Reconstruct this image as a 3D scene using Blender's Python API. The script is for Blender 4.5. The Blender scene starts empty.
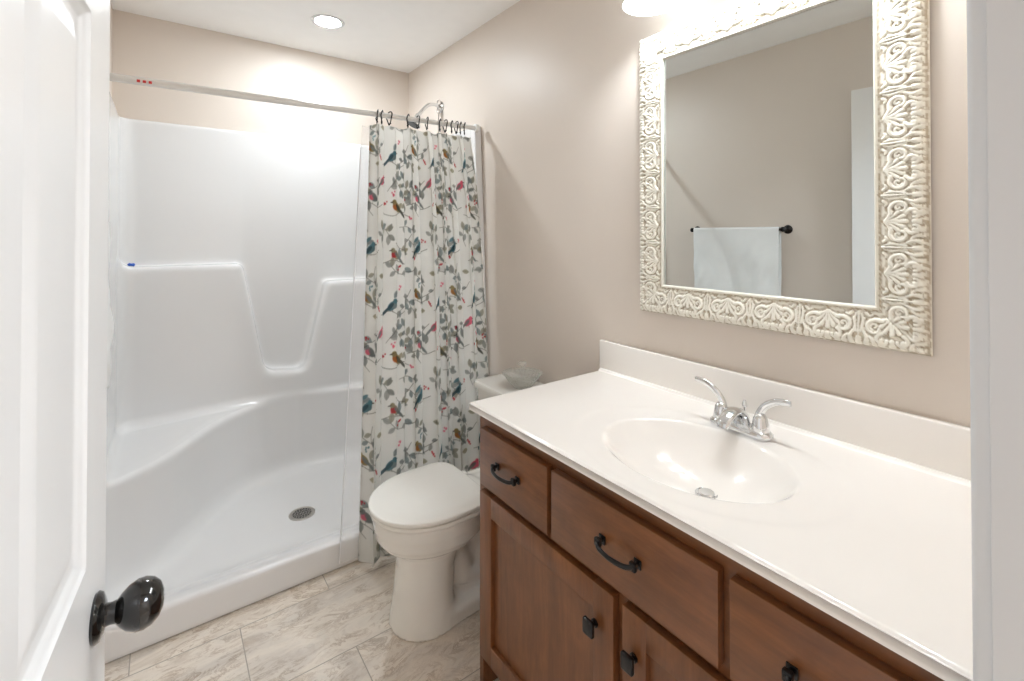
import bpy, bmesh, math, random
import numpy as np
from mathutils import Vector, Matrix
C = bpy.context.scene.collection
SC = bpy.context.scene
PI = math.pi
rng = np.random.default_rng(7)
random.seed(7)

# ------------------------------------------------------------------ camera
CAM_H = 1.3516
FPX, YAW, PITCH, CY = 473.0, 0.6366, 0.0098, 229.45
cam_d = bpy.data.cameras.new('camera')
cam = bpy.data.objects.new('camera', cam_d); C.objects.link(cam)
cam.location = (0, 0, CAM_H)
cam.rotation_euler = (PI/2 + PITCH, 0, -YAW)
cam_d.sensor_width = 36.0; cam_d.sensor_fit = 'HORIZONTAL'
cam_d.lens = FPX*36/1024
cam_d.shift_y = -(340.5-CY)/1024
cam_d.clip_start = 0.01
SC.camera = cam

# ------------------------------------------------------------------ world, exposure, lights
w = bpy.data.worlds.new('world'); SC.world = w; w.use_nodes = True
w.node_tree.nodes['Background'].inputs[0].default_value = (0.85, 0.92, 1, 1)
w.node_tree.nodes['Background'].inputs[1].default_value = 0.4
SC.view_settings.view_transform = 'Standard'
SC.view_settings.look = 'None'
SC.view_settings.exposure = 0.74
SC.view_settings.gamma = 1.0
SC.view_settings.use_curve_mapping = False
SC.cycles.max_bounces = 14; SC.cycles.diffuse_bounces = 12; SC.cycles.transmission_bounces = 10
SC.cycles.transparent_max_bounces = 16
SC.cycles.caustics_refractive = False; SC.cycles.caustics_reflective = False
SC.cycles.sample_clamp_indirect = 4.0

def area(name, loc, rot, sx, sy, power, col):
    l = bpy.data.lights.new(name, 'AREA'); l.shape = 'RECTANGLE'; l.size = sx; l.size_y = sy
    l.energy = power; l.color = col
    o = bpy.data.objects.new(name, l); C.objects.link(o); o.location = loc; o.rotation_euler = rot
    return o
# added fill light, unseen in the hall, brightening the room through the doorway
area('hall_fill_light', (1.05, -1.0, 2.40), (0, 0, 0), 0.7, 0.7, 31, (0.84, 0.95, 1.08))
# ------------------------------------------------------------------ dimensions
XR, XL, YB, YE, HC = 1.334, -0.20, 2.98, 0.10, 2.44
CT = 0.846          # countertop height

# ------------------------------------------------------------------ materials
def srgb(r, g, b):
    f = lambda c: (c/255/12.92) if c/255 <= 0.04045 else ((c/255+0.055)/1.055)**2.4
    return (f(r), f(g), f(b), 1)
class NT:
    def __init__(s, name):
        s.m = bpy.data.materials.new(name); s.m.use_nodes = True
        s.t = s.m.node_tree; s.b = s.t.nodes['Principled BSDF']; s.o = s.t.nodes['Material Output']
    def n(s, typ, **kw):
        nd = s.t.nodes.new(typ)
        for k, v in kw.items():
            if k.startswith('i_'):
                key = k[2:].replace('_', ' ')
                nd.inputs[key].default_value = v
            else: setattr(nd, k, v)
        return nd
    def l(s, a, b): s.t.links.new(a, b)
    def coords(s, scale=(1,1,1), rot=(0,0,0), loc=(0,0,0), out='Object'):
        tc = s.n('ShaderNodeTexCoord'); mp = s.n('ShaderNodeMapping')
        mp.inputs['Scale'].default_value = scale; mp.inputs['Rotation'].default_value = rot; mp.inputs['Location'].default_value = loc
        s.l(tc.outputs[out], mp.inputs['Vector']); return mp.outputs['Vector']
    def noise(s, vec, scale, detail=3, rough=0.5, dist=0.0):
        nd = s.n('ShaderNodeTexNoise'); nd.inputs['Scale'].default_value = scale
        nd.inputs['Detail'].default_value = detail; nd.inputs['Roughness'].default_value = rough
        nd.inputs['Distortion'].default_value = dist
        s.l(vec, nd.inputs['Vector']); return nd.outputs['Fac']
    def ramp(s, fac, stops):
        r = s.n('ShaderNodeValToRGB'); e = r.color_ramp.elements
        while len(e) < len(stops): e.new(0.5)
        for el, (p, c) in zip(e, stops): el.position = p; el.color = c
        s.l(fac, r.inputs['Fac']); return r.outputs['Color']
    def mix(s, fac, a, b, typ='MIX'):
        m = s.n('ShaderNodeMixRGB', blend_type=typ)
        for k, v in ((0, fac), (1, a), (2, b)):
            if isinstance(v, (int, float)): m.inputs[k].default_value = v
            elif isinstance(v, tuple): m.inputs[k].default_value = v
            else: s.l(v, m.inputs[k])
        return m.outputs[0]
    def bump(s, h, strength=0.2, dist=0.01):
        b = s.n('ShaderNodeBump'); b.inputs['Strength'].default_value = strength; b.inputs['Distance'].default_value = dist
        s.l(h, b.inputs['Height']); s.l(b.outputs['Normal'], s.b.inputs['Normal'])
def simple(name, col, rough=0.5, metal=0.0, coat=0.0, var=0.03, vscale=12, spec=0.5, bump=0.0, bscale=200):
    t = NT(name); t.b.inputs['Roughness'].default_value = rough; t.b.inputs['Metallic'].default_value = metal
    t.b.inputs['Coat Weight'].default_value = coat; t.b.inputs['Coat Roughness'].default_value = 0.08
    t.b.inputs['Specular IOR Level'].default_value = spec
    v = t.coords(); nz = t.noise(v, vscale, 3)
    dk = tuple(c*(1-var) for c in col[:3])+(1,); lt = tuple(min(1, c*(1+var)) for c in col[:3])+(1,)
    t.l(t.ramp(nz, [(0.3, dk), (0.7, lt)]), t.b.inputs['Base Color'])
    if bump: t.bump(t.noise(v, bscale, 2), bump, 0.002)
    return t.m
M = {}
M['wall'] = simple('wall_paint', srgb(219, 209, 199), 0.42, var=0.012, vscale=3, bump=0.10, bscale=160)
M['ceiling'] = simple('ceiling_paint', srgb(246, 246, 245), 0.75, var=0.01, bump=0.1, bscale=180)
M['trim'] = simple('white_trim_paint', srgb(216, 218, 220), 0.38, var=0.01)
M['door'] = simple('white_door_paint', srgb(228, 228, 227), 0.32, var=0.008, bump=0.03, bscale=120)
M['acrylic'] = simple('white_shower_acrylic', srgb(226, 226, 226), 0.22, coat=0.35, var=0.006, vscale=4)
M['porcelain'] = simple('glazed_porcelain', srgb(236, 235, 230), 0.09, coat=0.5, var=0.006)
M['seat'] = simple('seat_plastic', srgb(240, 239, 234), 0.2, var=0.006)
M['chrome'] = simple('chrome', (0.78, 0.79, 0.80, 1), 0.07, 1.0, var=0.01)
M['steel'] = simple('brushed_steel', (0.55, 0.53, 0.50, 1), 0.3, 1.0, var=0.05, vscale=60)
M['dark_hole'] = simple('drain_opening_dark', (0.02, 0.02, 0.02, 1), 0.6)
M['black'] = simple('black_bronze_hardware', (0.013, 0.012, 0.012, 1), 0.3, 0.6, coat=0.3, var=0.1)
M['knobblack'] = simple('polished_black_bronze', (0.012, 0.011, 0.010, 1), 0.12, 0.5, coat=0.8, var=0.1)
M['hook'] = simple('dark_hook_metal', (0.03, 0.03, 0.03, 1), 0.25, 0.9)
M['rod'] = simple('white_enamel_rod', srgb(238, 238, 236), 0.25, var=0.01)
M['counter'] = simple('cultured_marble', srgb(242, 238, 233), 0.13, coat=0.4, var=0.012, vscale=3.5)
M['towel'] = simple('white_towel', srgb(238, 240, 240), 0.9, var=0.02, bump=0.5, bscale=700)
M['red'] = simple('red_print', srgb(205, 50, 50), 0.5)
M['blue'] = simple('blue_plastic', srgb(30, 90, 190), 0.4)
M['print'] = simple('dark_label_print', srgb(60, 60, 70), 0.5)
M['caulk'] = simple('caulk', srgb(228, 224, 218), 0.5)
M['mirror'] = simple('mirror_silver', (0.80, 0.84, 0.84, 1), 0.0, 1.0, var=0.0)
M['hallfloor'] = simple('hall_carpet', srgb(170, 160, 148), 0.9, var=0.05, vscale=60)

def wood(name, horizontal, dark=1.0):
    t = NT(name); t.b.inputs['Roughness'].default_value = 0.36
    t.b.inputs['Coat Weight'].default_value = 0.25; t.b.inputs['Coat Roughness'].default_value = 0.25
    sc = (9, 1.1, 9) if horizontal else (9, 9, 1.1)
    v = t.coords(scale=sc)
    a = t.noise(v, 3.0, 5, 0.6, 0.6); b = t.noise(v, 16.0, 4, 0.6, 0.3)
    v2 = t.coords(scale=(1, 1, 1)); c = t.noise(v2, 7.0, 4, 0.6, 1.2)
    d = dark
    col = t.ramp(a, [(0.25, tuple(x*d for x in srgb(100, 60, 32)[:3])+(1,)), (0.5, tuple(x*d for x in srgb(121, 75, 41)[:3])+(1,)), (0.78, tuple(x*d for x in srgb(138, 88, 50)[:3])+(1,))])
    f = t.ramp(b, [(0.35, (0.90, 0.89, 0.88, 1)), (0.65, (1.04, 1.04, 1.04, 1))])
    g = t.ramp(c, [(0.3, (0.84, 0.82, 0.80, 1)), (0.7, (1.08, 1.08, 1.08, 1))])
    col = t.mix(1.0, col, f, 'MULTIPLY'); col = t.mix(1.0, col, g, 'MULTIPLY')
    t.l(col, t.b.inputs['Base Color']); t.bump(b, 0.05, 0.001)
    return t.m
M['wood_h'] = wood('stained_maple_horizontal_grain', True)
M['wood_v'] = wood('stained_maple_vertical_grain', False)

def floor_mat():
    t = NT('travertine_plank_tile'); t.b.inputs['Roughness'].default_value = 0.34
    v = t.coords()
    br = t.n('ShaderNodeTexBrick'); br.offset = 0.5; br.offset_frequency = 2; br.squash = 1
    br.inputs['Scale'].default_value = 1.0; br.inputs['Brick Width'].default_value = 0.594
    br.inputs['Row Height'].default_value = 0.308; br.inputs['Mortar Size'].default_value = 0.0017
    br.inputs['Mortar Smooth'].default_value = 0.15; br.inputs['Bias'].default_value = 0
    br.inputs['Color1'].default_value = (0, 0, 0, 1); br.inputs['Color2'].default_value = (1, 1, 1, 1); br.inputs['Mortar'].default_value = (0.5, 0.5, 0.5, 1)
    mp = t.n('ShaderNodeMapping'); mp.inputs['Location'].default_value = (-0.222+0.594*4.5, -1.562+0.308*12, 0)
    t.l(v, mp.inputs['Vector']); t.l(mp.outputs['Vector'], br.inputs['Vector'])
    # every tile its own piece of stone
    off = t.n('ShaderNodeVectorMath', operation='SCALE'); off.inputs['Scale'].default_value = 7.3
    t.l(br.outputs['Color'], off.inputs[0])
    add = t.n('ShaderNodeVectorMath', operation='ADD'); t.l(v, add.inputs[0]); t.l(off.outputs[0], add.inputs[1])
    m2 = t.n('ShaderNodeMapping'); m2.inputs['Scale'].default_value = (1.5, 3.4, 1); m2.inputs['Rotation'].default_value = (0, 0, 0.22)
    t.l(add.outputs[0], m2.inputs['Vector']); vv = m2.outputs['Vector']
    a = t.noise(vv, 1.7, 7, 0.62, 1.3); b = t.noise(vv, 5.5, 8, 0.75, 1.8); c = t.noise(vv, 3.0, 6, 0.6, 0.8)
    base = t.ramp(a, [(0.30, srgb(206, 194, 180)), (0.46, srgb(232, 223, 211)), (0.60, srgb(214, 206, 196)), (0.75, srgb(193, 178, 162))])
    vein = t.ramp(b, [(0.49, (1, 1, 1, 1)), (0.54, (0.58, 0.50, 0.43, 1)), (0.585, (0.98, 0.97, 0.95, 1)), (0.68, (0.80, 0.76, 0.71, 1))])
    amt = t.ramp(c, [(0.38, (0.1, 0.1, 0.1, 1)), (0.58, (1, 1, 1, 1))])
    m = t.mix(1.0, base, vein, 'MULTIPLY'); col = t.mix(amt, base, m)
    col = t.mix(br.outputs['Fac'], col, srgb(168, 160, 148))
    t.l(col, t.b.inputs['Base Color'])
    inv = t.n('ShaderNodeMath', operation='SUBTRACT'); inv.inputs[0].default_value = 1; t.l(br.outputs['Fac'], inv.inputs[1])
    t.bump(inv.outputs[0], 0.5, 0.0015)
    return t.m
M['floor'] = floor_mat()

def attr_mat(name, attr, rough, transl=0.0, bump=0.0, sheen=0):
    t = NT(name); t.b.inputs['Roughness'].default_value = rough
    a = t.n('ShaderNodeAttribute', attribute_name=attr)
    v = t.coords(); nz = t.ramp(t.noise(v, 9, 2), [(0.3, (0.985, 0.985, 0.985, 1)), (0.7, (1, 1, 1, 1))])
    col = t.mix(1.0, a.outputs['Color'], nz, 'MULTIPLY')
    t.l(col, t.b.inputs['Base Color'])
    if transl:
        tr = t.n('ShaderNodeBsdfTranslucent'); t.l(col, tr.inputs['Color'])
        mx = t.n('ShaderNodeMixShader'); mx.inputs[0].default_value = transl
        t.l(t.b.outputs[0], mx.inputs[1]); t.l(tr.outputs[0], mx.inputs[2]); t.l(mx.outputs[0], t.o.inputs['Surface'])
    if bump: t.bump(t.noise(v, 900, 2), bump, 0.001)
    return t.m
M['fabric'] = attr_mat('printed_curtain_fabric', 'print', 0.85, 0.58, 0.15)
M['frame'] = attr_mat('antiqued_cream_frame', 'patina', 0.42)

def liner_mat():
    t = NT('clear_vinyl_liner'); t.b.inputs['Base Color'].default_value = (0.95, 0.96, 0.98, 1)
    t.b.inputs['Roughness'].default_value = 0.15
    v = t.coords(); nz = t.noise(v, 6, 2)
    tr = t.n('ShaderNodeBsdfTransparent'); mx = t.n('ShaderNodeMixShader')
    f = t.ramp(nz, [(0.3, (0.10, 0.10, 0.10, 1)), (0.7, (0.17, 0.17, 0.17, 1))])
    t.l(f, mx.inputs[0]); t.l(tr.outputs[0], mx.inputs[1]); t.l(t.b.outputs[0], mx.inputs[2]); t.l(mx.outputs[0], t.o.inputs['Surface'])
    return t.m
M['liner'] = liner_mat()
M['linerhem'] = simple('vinyl_hem', srgb(232, 233, 236), 0.3, var=0.01)
def glass_mat():
    t = NT('pressed_glass'); t.b.inputs['Base Color'].default_value = (0.99, 1.0, 0.99, 1)
    t.b.inputs['Roughness'].default_value = 0.06; t.b.inputs['IOR'].default_value = 1.45
    t.b.inputs['Transmission Weight'].default_value = 0.85
    v = t.coords(); t.bump(t.noise(v, 90, 2), 0.25, 0.002)
    tr = t.n('ShaderNodeBsdfTransparent'); tr.inputs['Color'].default_value = (0.985, 0.995, 0.988, 1)
    mx = t.n('ShaderNodeMixShader'); mx.inputs[0].default_value = 0.62
    t.l(tr.outputs[0], mx.inputs[2]); t.l(t.b.outputs[0], mx.inputs[1]); t.l(mx.outputs[0], t.o.inputs['Surface'])
    return t.m
M['glass'] = glass_mat()
def emit(name, col, s):
    t = NT(name); t.b.inputs['Base Color'].default_value = (0.9, 0.9, 0.9, 1)
    v = t.coords(); nz = t.ramp(t.noise(v, 4, 2), [(0.3, tuple(c*0.98 for c in col)+(1,)), (0.7, tuple(col)+(1,))])
    t.l(nz, t.b.inputs['Emission Color']); t.b.inputs['Emission Strength'].default_value = s
    return t.m
M['lens'] = emit('lit_lens', (0.89, 0.955, 1.0), 200)
M['shade'] = emit('lit_frosted_shade', (0.90, 0.965, 1.0), 2.6)
M['bulb'] = emit('lit_bulb', (0.91, 0.965, 1.01), 205)

# ------------------------------------------------------------------ object helpers
def mesh_obj(name, verts, faces, mat, parent=None, smooth=True):
    me = bpy.data.meshes.new(name)
    verts = np.asarray(verts, dtype=np.float32)
    if isinstance(faces, np.ndarray):
        k = faces.shape[1]; nf = len(faces)
        me.vertices.add(len(verts)); me.vertices.foreach_set('co', verts.ravel())
        me.loops.add(nf*k); me.loops.foreach_set('vertex_index', faces.ravel().astype(np.int32))
        me.polygons.add(nf); me.polygons.foreach_set('loop_start', np.arange(0, nf*k, k, dtype=np.int32))
        me.polygons.foreach_set('loop_total', np.full(nf, k, dtype=np.int32))
        me.update(calc_edges=True)
    else:
        me.from_pydata([tuple(map(float, v)) for v in verts], [], faces)
    me.materials.append(mat); me.validate()
    me.polygons.foreach_set('use_smooth', [smooth]*len(me.polygons)); me.update()
    o = bpy.data.objects.new(name, me); C.objects.link(o)
    if parent: o.parent = parent
    return o
def bm_obj(name, bm, mat, parent=None, smooth=False, auto=None):
    bmesh.ops.recalc_face_normals(bm, faces=bm.faces)
    me = bpy.data.meshes.new(name); bm.to_mesh(me); bm.free()
    me.materials.append(mat)
    if smooth or auto:
        for p in me.polygons: p.use_smooth = True
    if auto:
        me.set_sharp_from_angle(angle=math.radians(auto))
    o = bpy.data.objects.new(name, me); C.objects.link(o)
    if parent: o.parent = parent
    return o
def empty(name, loc, label=None, cat=None, group=None):
    o = bpy.data.objects.new(name, None); C.objects.link(o); o.location = loc; o.empty_display_size = 0.1
    if label: tag(o, label, cat, group)
    return o
def tag(o, label, cat, group=None):
    o['label'] = label; o['category'] = cat
    if group: o['group'] = group
    return o
def struct(o, label=None, cat=None):
    o['kind'] = 'structure'
    if label: tag(o, label, cat)
    return o
def rel(o, parent):            # mesh built in world coordinates -> child of an unrotated empty
    o.parent = parent
    o.matrix_parent_inverse = Matrix.Translation(-Vector(parent.location))
    return o
def add_box(bm, x0, x1, y0, y1, z0, z1, bev=0.0, seg=2):
    r = bmesh.ops.create_cube(bm, size=1.0)
    vs = r['verts']
    for v in vs:
        v.co = Vector(((x0+x1)/2+v.co.x*(x1-x0), (y0+y1)/2+v.co.y*(y1-y0), (z0+z1)/2+v.co.z*(z1-z0)))
    if bev:
        es = list({e for v in vs for e in v.link_edges})
        bmesh.ops.bevel(bm, geom=es, offset=bev, segments=seg, profile=0.5, affect='EDGES')
    return bm
def box(name, b, mat, parent=None, bev=0.002, seg=2):
    bm = bmesh.new(); add_box(bm, *b, bev=bev, seg=seg)
    return bm_obj(name, bm, mat, parent, auto=40)
def lathe(profile, n=48, axis='z', ry=1.0):
    """profile list of (r, h) -> verts, faces"""
    V, F = [], []
    for r, h in profile:
        for i in range(n):
            a = 2*PI*i/n; V.append((r*math.cos(a), r*math.sin(a)*ry, h))
    for j in range(len(profile)-1):
        for i in range(n):
            k = (i+1) % n; F.append((j*n+i, j*n+k, (j+1)*n+k, (j+1)*n+i))
    F.append(tuple(range(n))[::-1]); F.append(tuple(range((len(profile)-1)*n, len(profile)*n)))
    return V, F
def lathe_obj(name, profile, mat, parent=None, loc=(0,0,0), rot=None, n=48, ry=1.0, auto=35):
    V, F = lathe(profile, n, ry=ry)
    m = (rot or Matrix.Identity(3))
    V = [tuple(Vector(loc) + m @ Vector(v)) for v in V]
    bm = bmesh.new(); bv = [bm.verts.new(v) for v in V]
    for f in F:
        try: bm.faces.new([bv[i] for i in f])
        except ValueError: pass
    bmesh.ops.remove_doubles(bm, verts=bm.verts, dist=1e-6)
    return bm_obj(name, bm, mat, parent, auto=auto)
def frames(P):
    P = [Vector(p) for p in P]; T = []
    for i in range(len(P)):
        a = P[max(0, i-1)]; b = P[min(len(P)-1, i+1)]; T.append((b-a).normalized())
    up = Vector((0, 0, 1)) if abs(T[0].z) < 0.9 else Vector((1, 0, 0))
    N = [(up - T[0]*up.dot(T[0])).normalized()]
    for i in range(1, len(P)):
        n = N[-1] - T[i]*N[-1].dot(T[i]); N.append(n.normalized())
    return P, T, N
def tube_bm(bm, P, R, n=12, flat=None):
    """sweep; R radius list or float; flat = list of (a,b) semi axes (along N, along B)"""
    P, T, N = frames(P)
    rings = []
    for i, p in enumerate(P):
        B = T[i].cross(N[i])
        if flat: a, b = flat[i]
        else: a = b = (R[i] if isinstance(R, (list, tuple)) else R)
        rings.append([bm.verts.new(p + N[i]*a*math.cos(2*PI*k/n) + B*b*math.sin(2*PI*k/n)) for k in range(n)])
    for i in range(len(rings)-1):
        for k in range(n):
            bm.faces.new((rings[i][k], rings[i][(k+1) % n], rings[i+1][(k+1) % n], rings[i+1][k]))
    bm.faces.new(rings[0][::-1]); bm.faces.new(rings[-1])
    return bm
def tube(name, P, R, mat, parent=None, n=12, flat=None, auto=50):
    bm = bmesh.new(); tube_bm(bm, P, R, n, flat)
    return bm_obj(name, bm, mat, parent, auto=auto)
def spline(pts, k=8):
    """Catmull-Rom through points"""
    P = [np.array(p, float) for p in pts]; P = [2*P[0]-P[1]] + P + [2*P[-1]-P[-2]]
    out = []
    for i in range(1, len(P)-2):
        for j in range(k):
            t = j/k; a, b, c, d = P[i-1:i+3]
            out.append(0.5*((2*b)+(-a+c)*t+(2*a-5*b+4*c-d)*t*t+(-a+3*b-3*c+d)*t**3))
    out.append(P[-2]); return [tuple(p) for p in out]

# ---- implicit surfaces
def smin(a, b, k): h = np.clip(0.5+0.5*(b-a)/k, 0, 1); return b*(1-h)+a*h-k*h*(1-h)
def smax(a, b, k): return -smin(-a, -b, k)
def surface_nets(fn, lo, hi, h, project=2):
    ax = [np.arange(lo[i], hi[i]+h, h) for i in range(3)]
    X, Y, Z = np.meshgrid(*ax, indexing='ij'); F = fn(X, Y, Z)
    s = F < 0; nx, ny, nz = F.shape
    c = [s[i:nx-1+i, j:ny-1+j, k:nz-1+k] for i in (0,1) for j in (0,1) for k in (0,1)]
    cnt = sum(x.astype(np.int8) for x in c); act = (cnt > 0) & (cnt < 8)
    idx = -np.ones(act.shape, dtype=np.int64); n = int(act.sum()); idx[act] = np.arange(n)
    I, J, K = np.nonzero(act)
    acc = np.zeros((n, 3)); num = np.zeros(n)
    corners = [(i, j, k) for i in (0,1) for j in (0,1) for k in (0,1)]
    for a in corners:
        for b in corners:
            if sum(abs(p-q) for p, q in zip(a, b)) == 1 and a < b:
                fa = F[I+a[0], J+a[1], K+a[2]]; fb = F[I+b[0], J+b[1], K+b[2]]
                m = (fa < 0) != (fb < 0); t = np.where(m, fa/(fa-fb+1e-30), 0)
                for d in range(3): acc[:, d] += np.where(m, a[d]+(b[d]-a[d])*t, 0)
                num += m
    acc /= num[:, None]
    V = np.stack([ax[0][I], ax[1][J], ax[2][K]], 1) + acc*h
    for _ in range(project):
        e = 1e-3; f0 = fn(*V.T)
        G = np.stack([fn(V[:,0]+e, V[:,1], V[:,2])-f0, fn(V[:,0], V[:,1]+e, V[:,2])-f0, fn(V[:,0], V[:,1], V[:,2]+e)-f0], 1)/e
        g2 = (G**2).sum(1)+1e-3
        st = np.clip((f0/g2)[:, None]*G, -h*0.6, h*0.6); V = V - st
    Q = []
    for d in range(3):
        o1, o2 = [(1, 2), (2, 0), (0, 1)][d]
        sl0 = [slice(None)]*3; sl1 = [slice(None)]*3
        sl0[d] = slice(0, -1); sl1[d] = slice(1, None)
        for o in (o1, o2): sl0[o] = slice(1, -1); sl1[o] = slice(1, -1)
        A = s[tuple(sl0)]; B = s[tuple(sl1)]; m = A != B
        p = np.array(np.nonzero(m)).T
        off = np.zeros(3, int); off[o1] = 1; off[o2] = 1; p = p + off
        def g(d1, d2):
            q = p.copy(); q[:, o1] -= d1; q[:, o2] -= d2; return idx[q[:,0], q[:,1], q[:,2]]
        quad = np.stack([g(1,1), g(0,1), g(0,0), g(1,0)], 1)
        fl = ~A[m]; quad[fl] = quad[fl][:, ::-1]
        Q.append(quad)
    Q = np.concatenate(Q); Q = Q[(Q >= 0).all(1)]
    return V, Q

# ================================================================== THE ROOM
def plane_box(name, b, mat, **kw): return box(name, b, mat, bev=0, **kw)
HB = -1.9   # hall back
struct(plane_box('floor', (-1.3, 1.75, HB-0.1, YB+0.12, -0.1, 0), M['floor']), 'travertine look plank tile floor in grey and beige', 'floor')
struct(plane_box('ceiling', (-1.3, 1.75, HB-0.1, YB+0.12, HC, HC+0.1), M['ceiling']), 'flat white ceiling', 'ceiling')
struct(plane_box('wall_right', (XR, XR+0.12, -0.02, YB+0.12, 0, HC), M['wall']), 'greige painted wall behind the vanity and mirror', 'wall')
struct(plane_box('wall_left', (XL-0.12, XL, YE-0.12, YB+0.12, 0, HC), M['wall']), 'greige painted wall seen in the mirror, carrying the towel bar', 'wall')
struct(plane_box('wall_back', (XL, XR, YB, YB+0.12, 0, HC), M['wall']), 'greige painted wall above the shower stall', 'wall')
JL, JR, DH = -0.132, 0.681, 2.06
bm = bmesh.new()
add_box(bm, XL, JL-0.02, -0.02, YE, 0, HC); add_box(bm, JR+0.02, XR, -0.02, YE, 0, HC); add_box(bm, JL-0.02, JR+0.02, -0.02, YE, DH+0.02, HC)
struct(bm_obj('wall_entry', bm, M['wall']), 'greige painted wall around the doorway', 'wall')
bm = bmesh.new()
add_box(bm, -1.3, -1.2, HB, -0.02, 0, HC); add_box(bm, 1.65, 1.75, HB, -0.02, 0, HC)
add_box(bm, -1.3, 1.75, HB-0.1, HB, 0, HC); add_box(bm, -1.2, XL, -0.1, -0.02, 0, HC); add_box(bm, XR, 1.65, -0.1, -0.02, 0, HC)
struct(bm_obj('wall_hall', bm, M['wall']), 'hall walls outside the doorway', 'wall')
# door lining and casing
bm = bmesh.new()
add_box(bm, JR, JR+0.02, -0.02, YE, 0, DH, bev=0.0015)
add_box(bm, JL-0.02, JL, -0.02, YE, 0, DH, bev=0.0015)
add_box(bm, JL-0.02, JR+0.02, -0.02, YE, DH, DH+0.02, bev=0.0015)
add_box(bm, JR-0.011, JR+0.002, 0.02, YE-0.038, 0, DH, bev=0.002)      # stop, out of the door's way
add_box(bm, JL-0.002, JL+0.011, 0.02, YE-0.042, 0, DH, bev=0.002)
struct(bm_obj('trim_1', bm, M['trim'], auto=40), 'white door jamb at the edge of the view', 'door jamb')
def casing(x0, x1, inner_right):
    """moulded casing profile swept up; x0 is the opening side"""
    s = 1 if x1 > x0 else -1
    prof = [(0, 0), (0, 0.010), (0.004, 0.0155), (0.010, 0.017), (0.020, 0.0165), (0.026, 0.012), (0.034, 0.0125), (0.050, 0.015), (0.056, 0.012), (0.057, 0)]
    V = []; F = []
    for z in (0, DH+0.06):
        for a, b in prof: V.append((x0+s*a, YE+b, z))
    n = len(prof)
    for i in range(n): j = (i+1) % n; F.append((i, j, n+j, n+i))
    F.append(tuple(range(n))[::-1]); F.append(tuple(range(n, 2*n)))
    b = bmesh.new(); bv = [b.verts.new(v) for v in V]
    for f in F: b.faces.new([bv[i] for i in f])
    return b
struct(bm_obj('trim_2', casing(JR+0.006, 1, True), M['trim'], auto=50), 'white moulded door casing beside the vanity', 'door casing')

# ================================================================== SHOWER STALL
def shower_fn(X, Y, Z):
    yw = 2.945
    # notch between the two high shelves: trapezoid in x,z
    u = X
    xl = 0.357 + (1.13-Z)/(1.13-0.60)*0.098; xr = 0.757 - (1.03-Z)/(1.03-0.58)*0.10
    zb = 0.605 - (X-0.455)*0.11
    notch = smax(smax(xl-X, X-xr, 0.05), zb-Z, 0.06)          # <0 inside the notch
    top = np.where(X < 0.55, 1.195, 1.077)
    # lower wall block, ledge on top
    blk = smax(2.845-Y, Z-top, 0.032)
    blk = smax(blk, -notch*0.9, 0.032)
    # slight column relief above the shelves
    col = smax(smax(2.936-Y, np.abs(X-0.555)-0.235-0.06*(Z-1.2), 0.05)*-1, -10.0, 0.01)
    back = yw + 0.012*np.clip(1-(np.clip((X-0.28), -1, 1)/0.1)**2, 0, 0) - Y
    # upper left/right fields stand 9 mm proud of the column, fading upward
    side = 0.009*(1/(1+np.exp((X-0.335)/0.012)))*np.clip((1.78-Z)/0.5, 0, 1)
    back = yw - side - Y
    back = np.minimum(back, 9)
    s = smin(back, blk, 0.02)
    left = X-(-0.168); right = 1.302-X
    s = smin(s, left, 0.07); s = smin(s, right, 0.07)
    # corner seat, S-curved front
    cx = np.array([-0.30, -0.153, -0.002, 0.09, 0.194, 0.32, 0.449, 0.60, 1.6])
    cyv = np.array([2.14, 2.222, 2.340, 2.475, 2.640, 2.765, 2.830, 2.875, 2.95])
    xs = np.linspace(-0.3, 1.6, 400); ys = np.interp(xs, cx, cyv)
    kern = np.ones(25)/25; ys = np.convolve(np.pad(ys, 12, mode='edge'), kern, 'valid')
    fr = np.interp(X, xs, ys); sl = np.gradient(ys, xs); g = np.sqrt(1+np.interp(X, xs, sl)**2)
    flare = 0.05*np.clip((0.42-Z)/0.4, 0, 1)**1.6
    seat = smax((fr-flare-Y)/g, Z-(0.452+0.02*np.clip((fr+0.1-Y), -1, 0)), 0.028)
    s = smin(s, seat, 0.045)
    # narrow low ledge toward the right corner
    fr2 = 2.852 - 0.115*np.clip((X-0.62)/0.65, 0, 1)
    led = smax(fr2-0.02*np.clip((0.42-Z)/0.4, 0, 1)-Y, Z-0.452, 0.022)
    s = smin(s, led, 0.03)
    # pan with a fall to the drain
    dd = np.sqrt((X-0.53)**2+(Y-2.36)**2)
    pan = Z-(0.050+0.016*np.clip(dd/0.7, 0, 1))
    s = smin(s, pan*0.98, 0.075)
    dr = np.sqrt((X-0.53)**2+(Y-2.36)**2)-0.057
    curb = smax((Y-2.03-1.0*(0.115-Z))*0.70, Z-0.115, 0.055)
    s = smin(s, curb, 0.06)
    # outside shell
    ft = 1.957 + 0.0+np.clip((Z-0.112)/1.8, 0, 1)*0.102 + 0.02*np.clip((Z-0.112)/0.03, 0, 1)
    s = smax(s, ft-Y, 0.014)
    s = smax(s, Z-1.913, 0.010)
    for a in (Y-2.977, X-1.331, -0.197-X, 0.002-Z): s = np.maximum(s, a)
    return s
V, Q = surface_nets(shower_fn, (-0.225, 1.93, -0.02), (1.36, 3.0, 1.95), 0.0115)
shower = empty('shower_stall', (0.567, 2.46, 0), 'white moulded one-piece shower stall with corner seat and recessed shelves', 'shower stall')
o = rel(mesh_obj('shower_surround', V, Q, M['acrylic']), shower)
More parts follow.
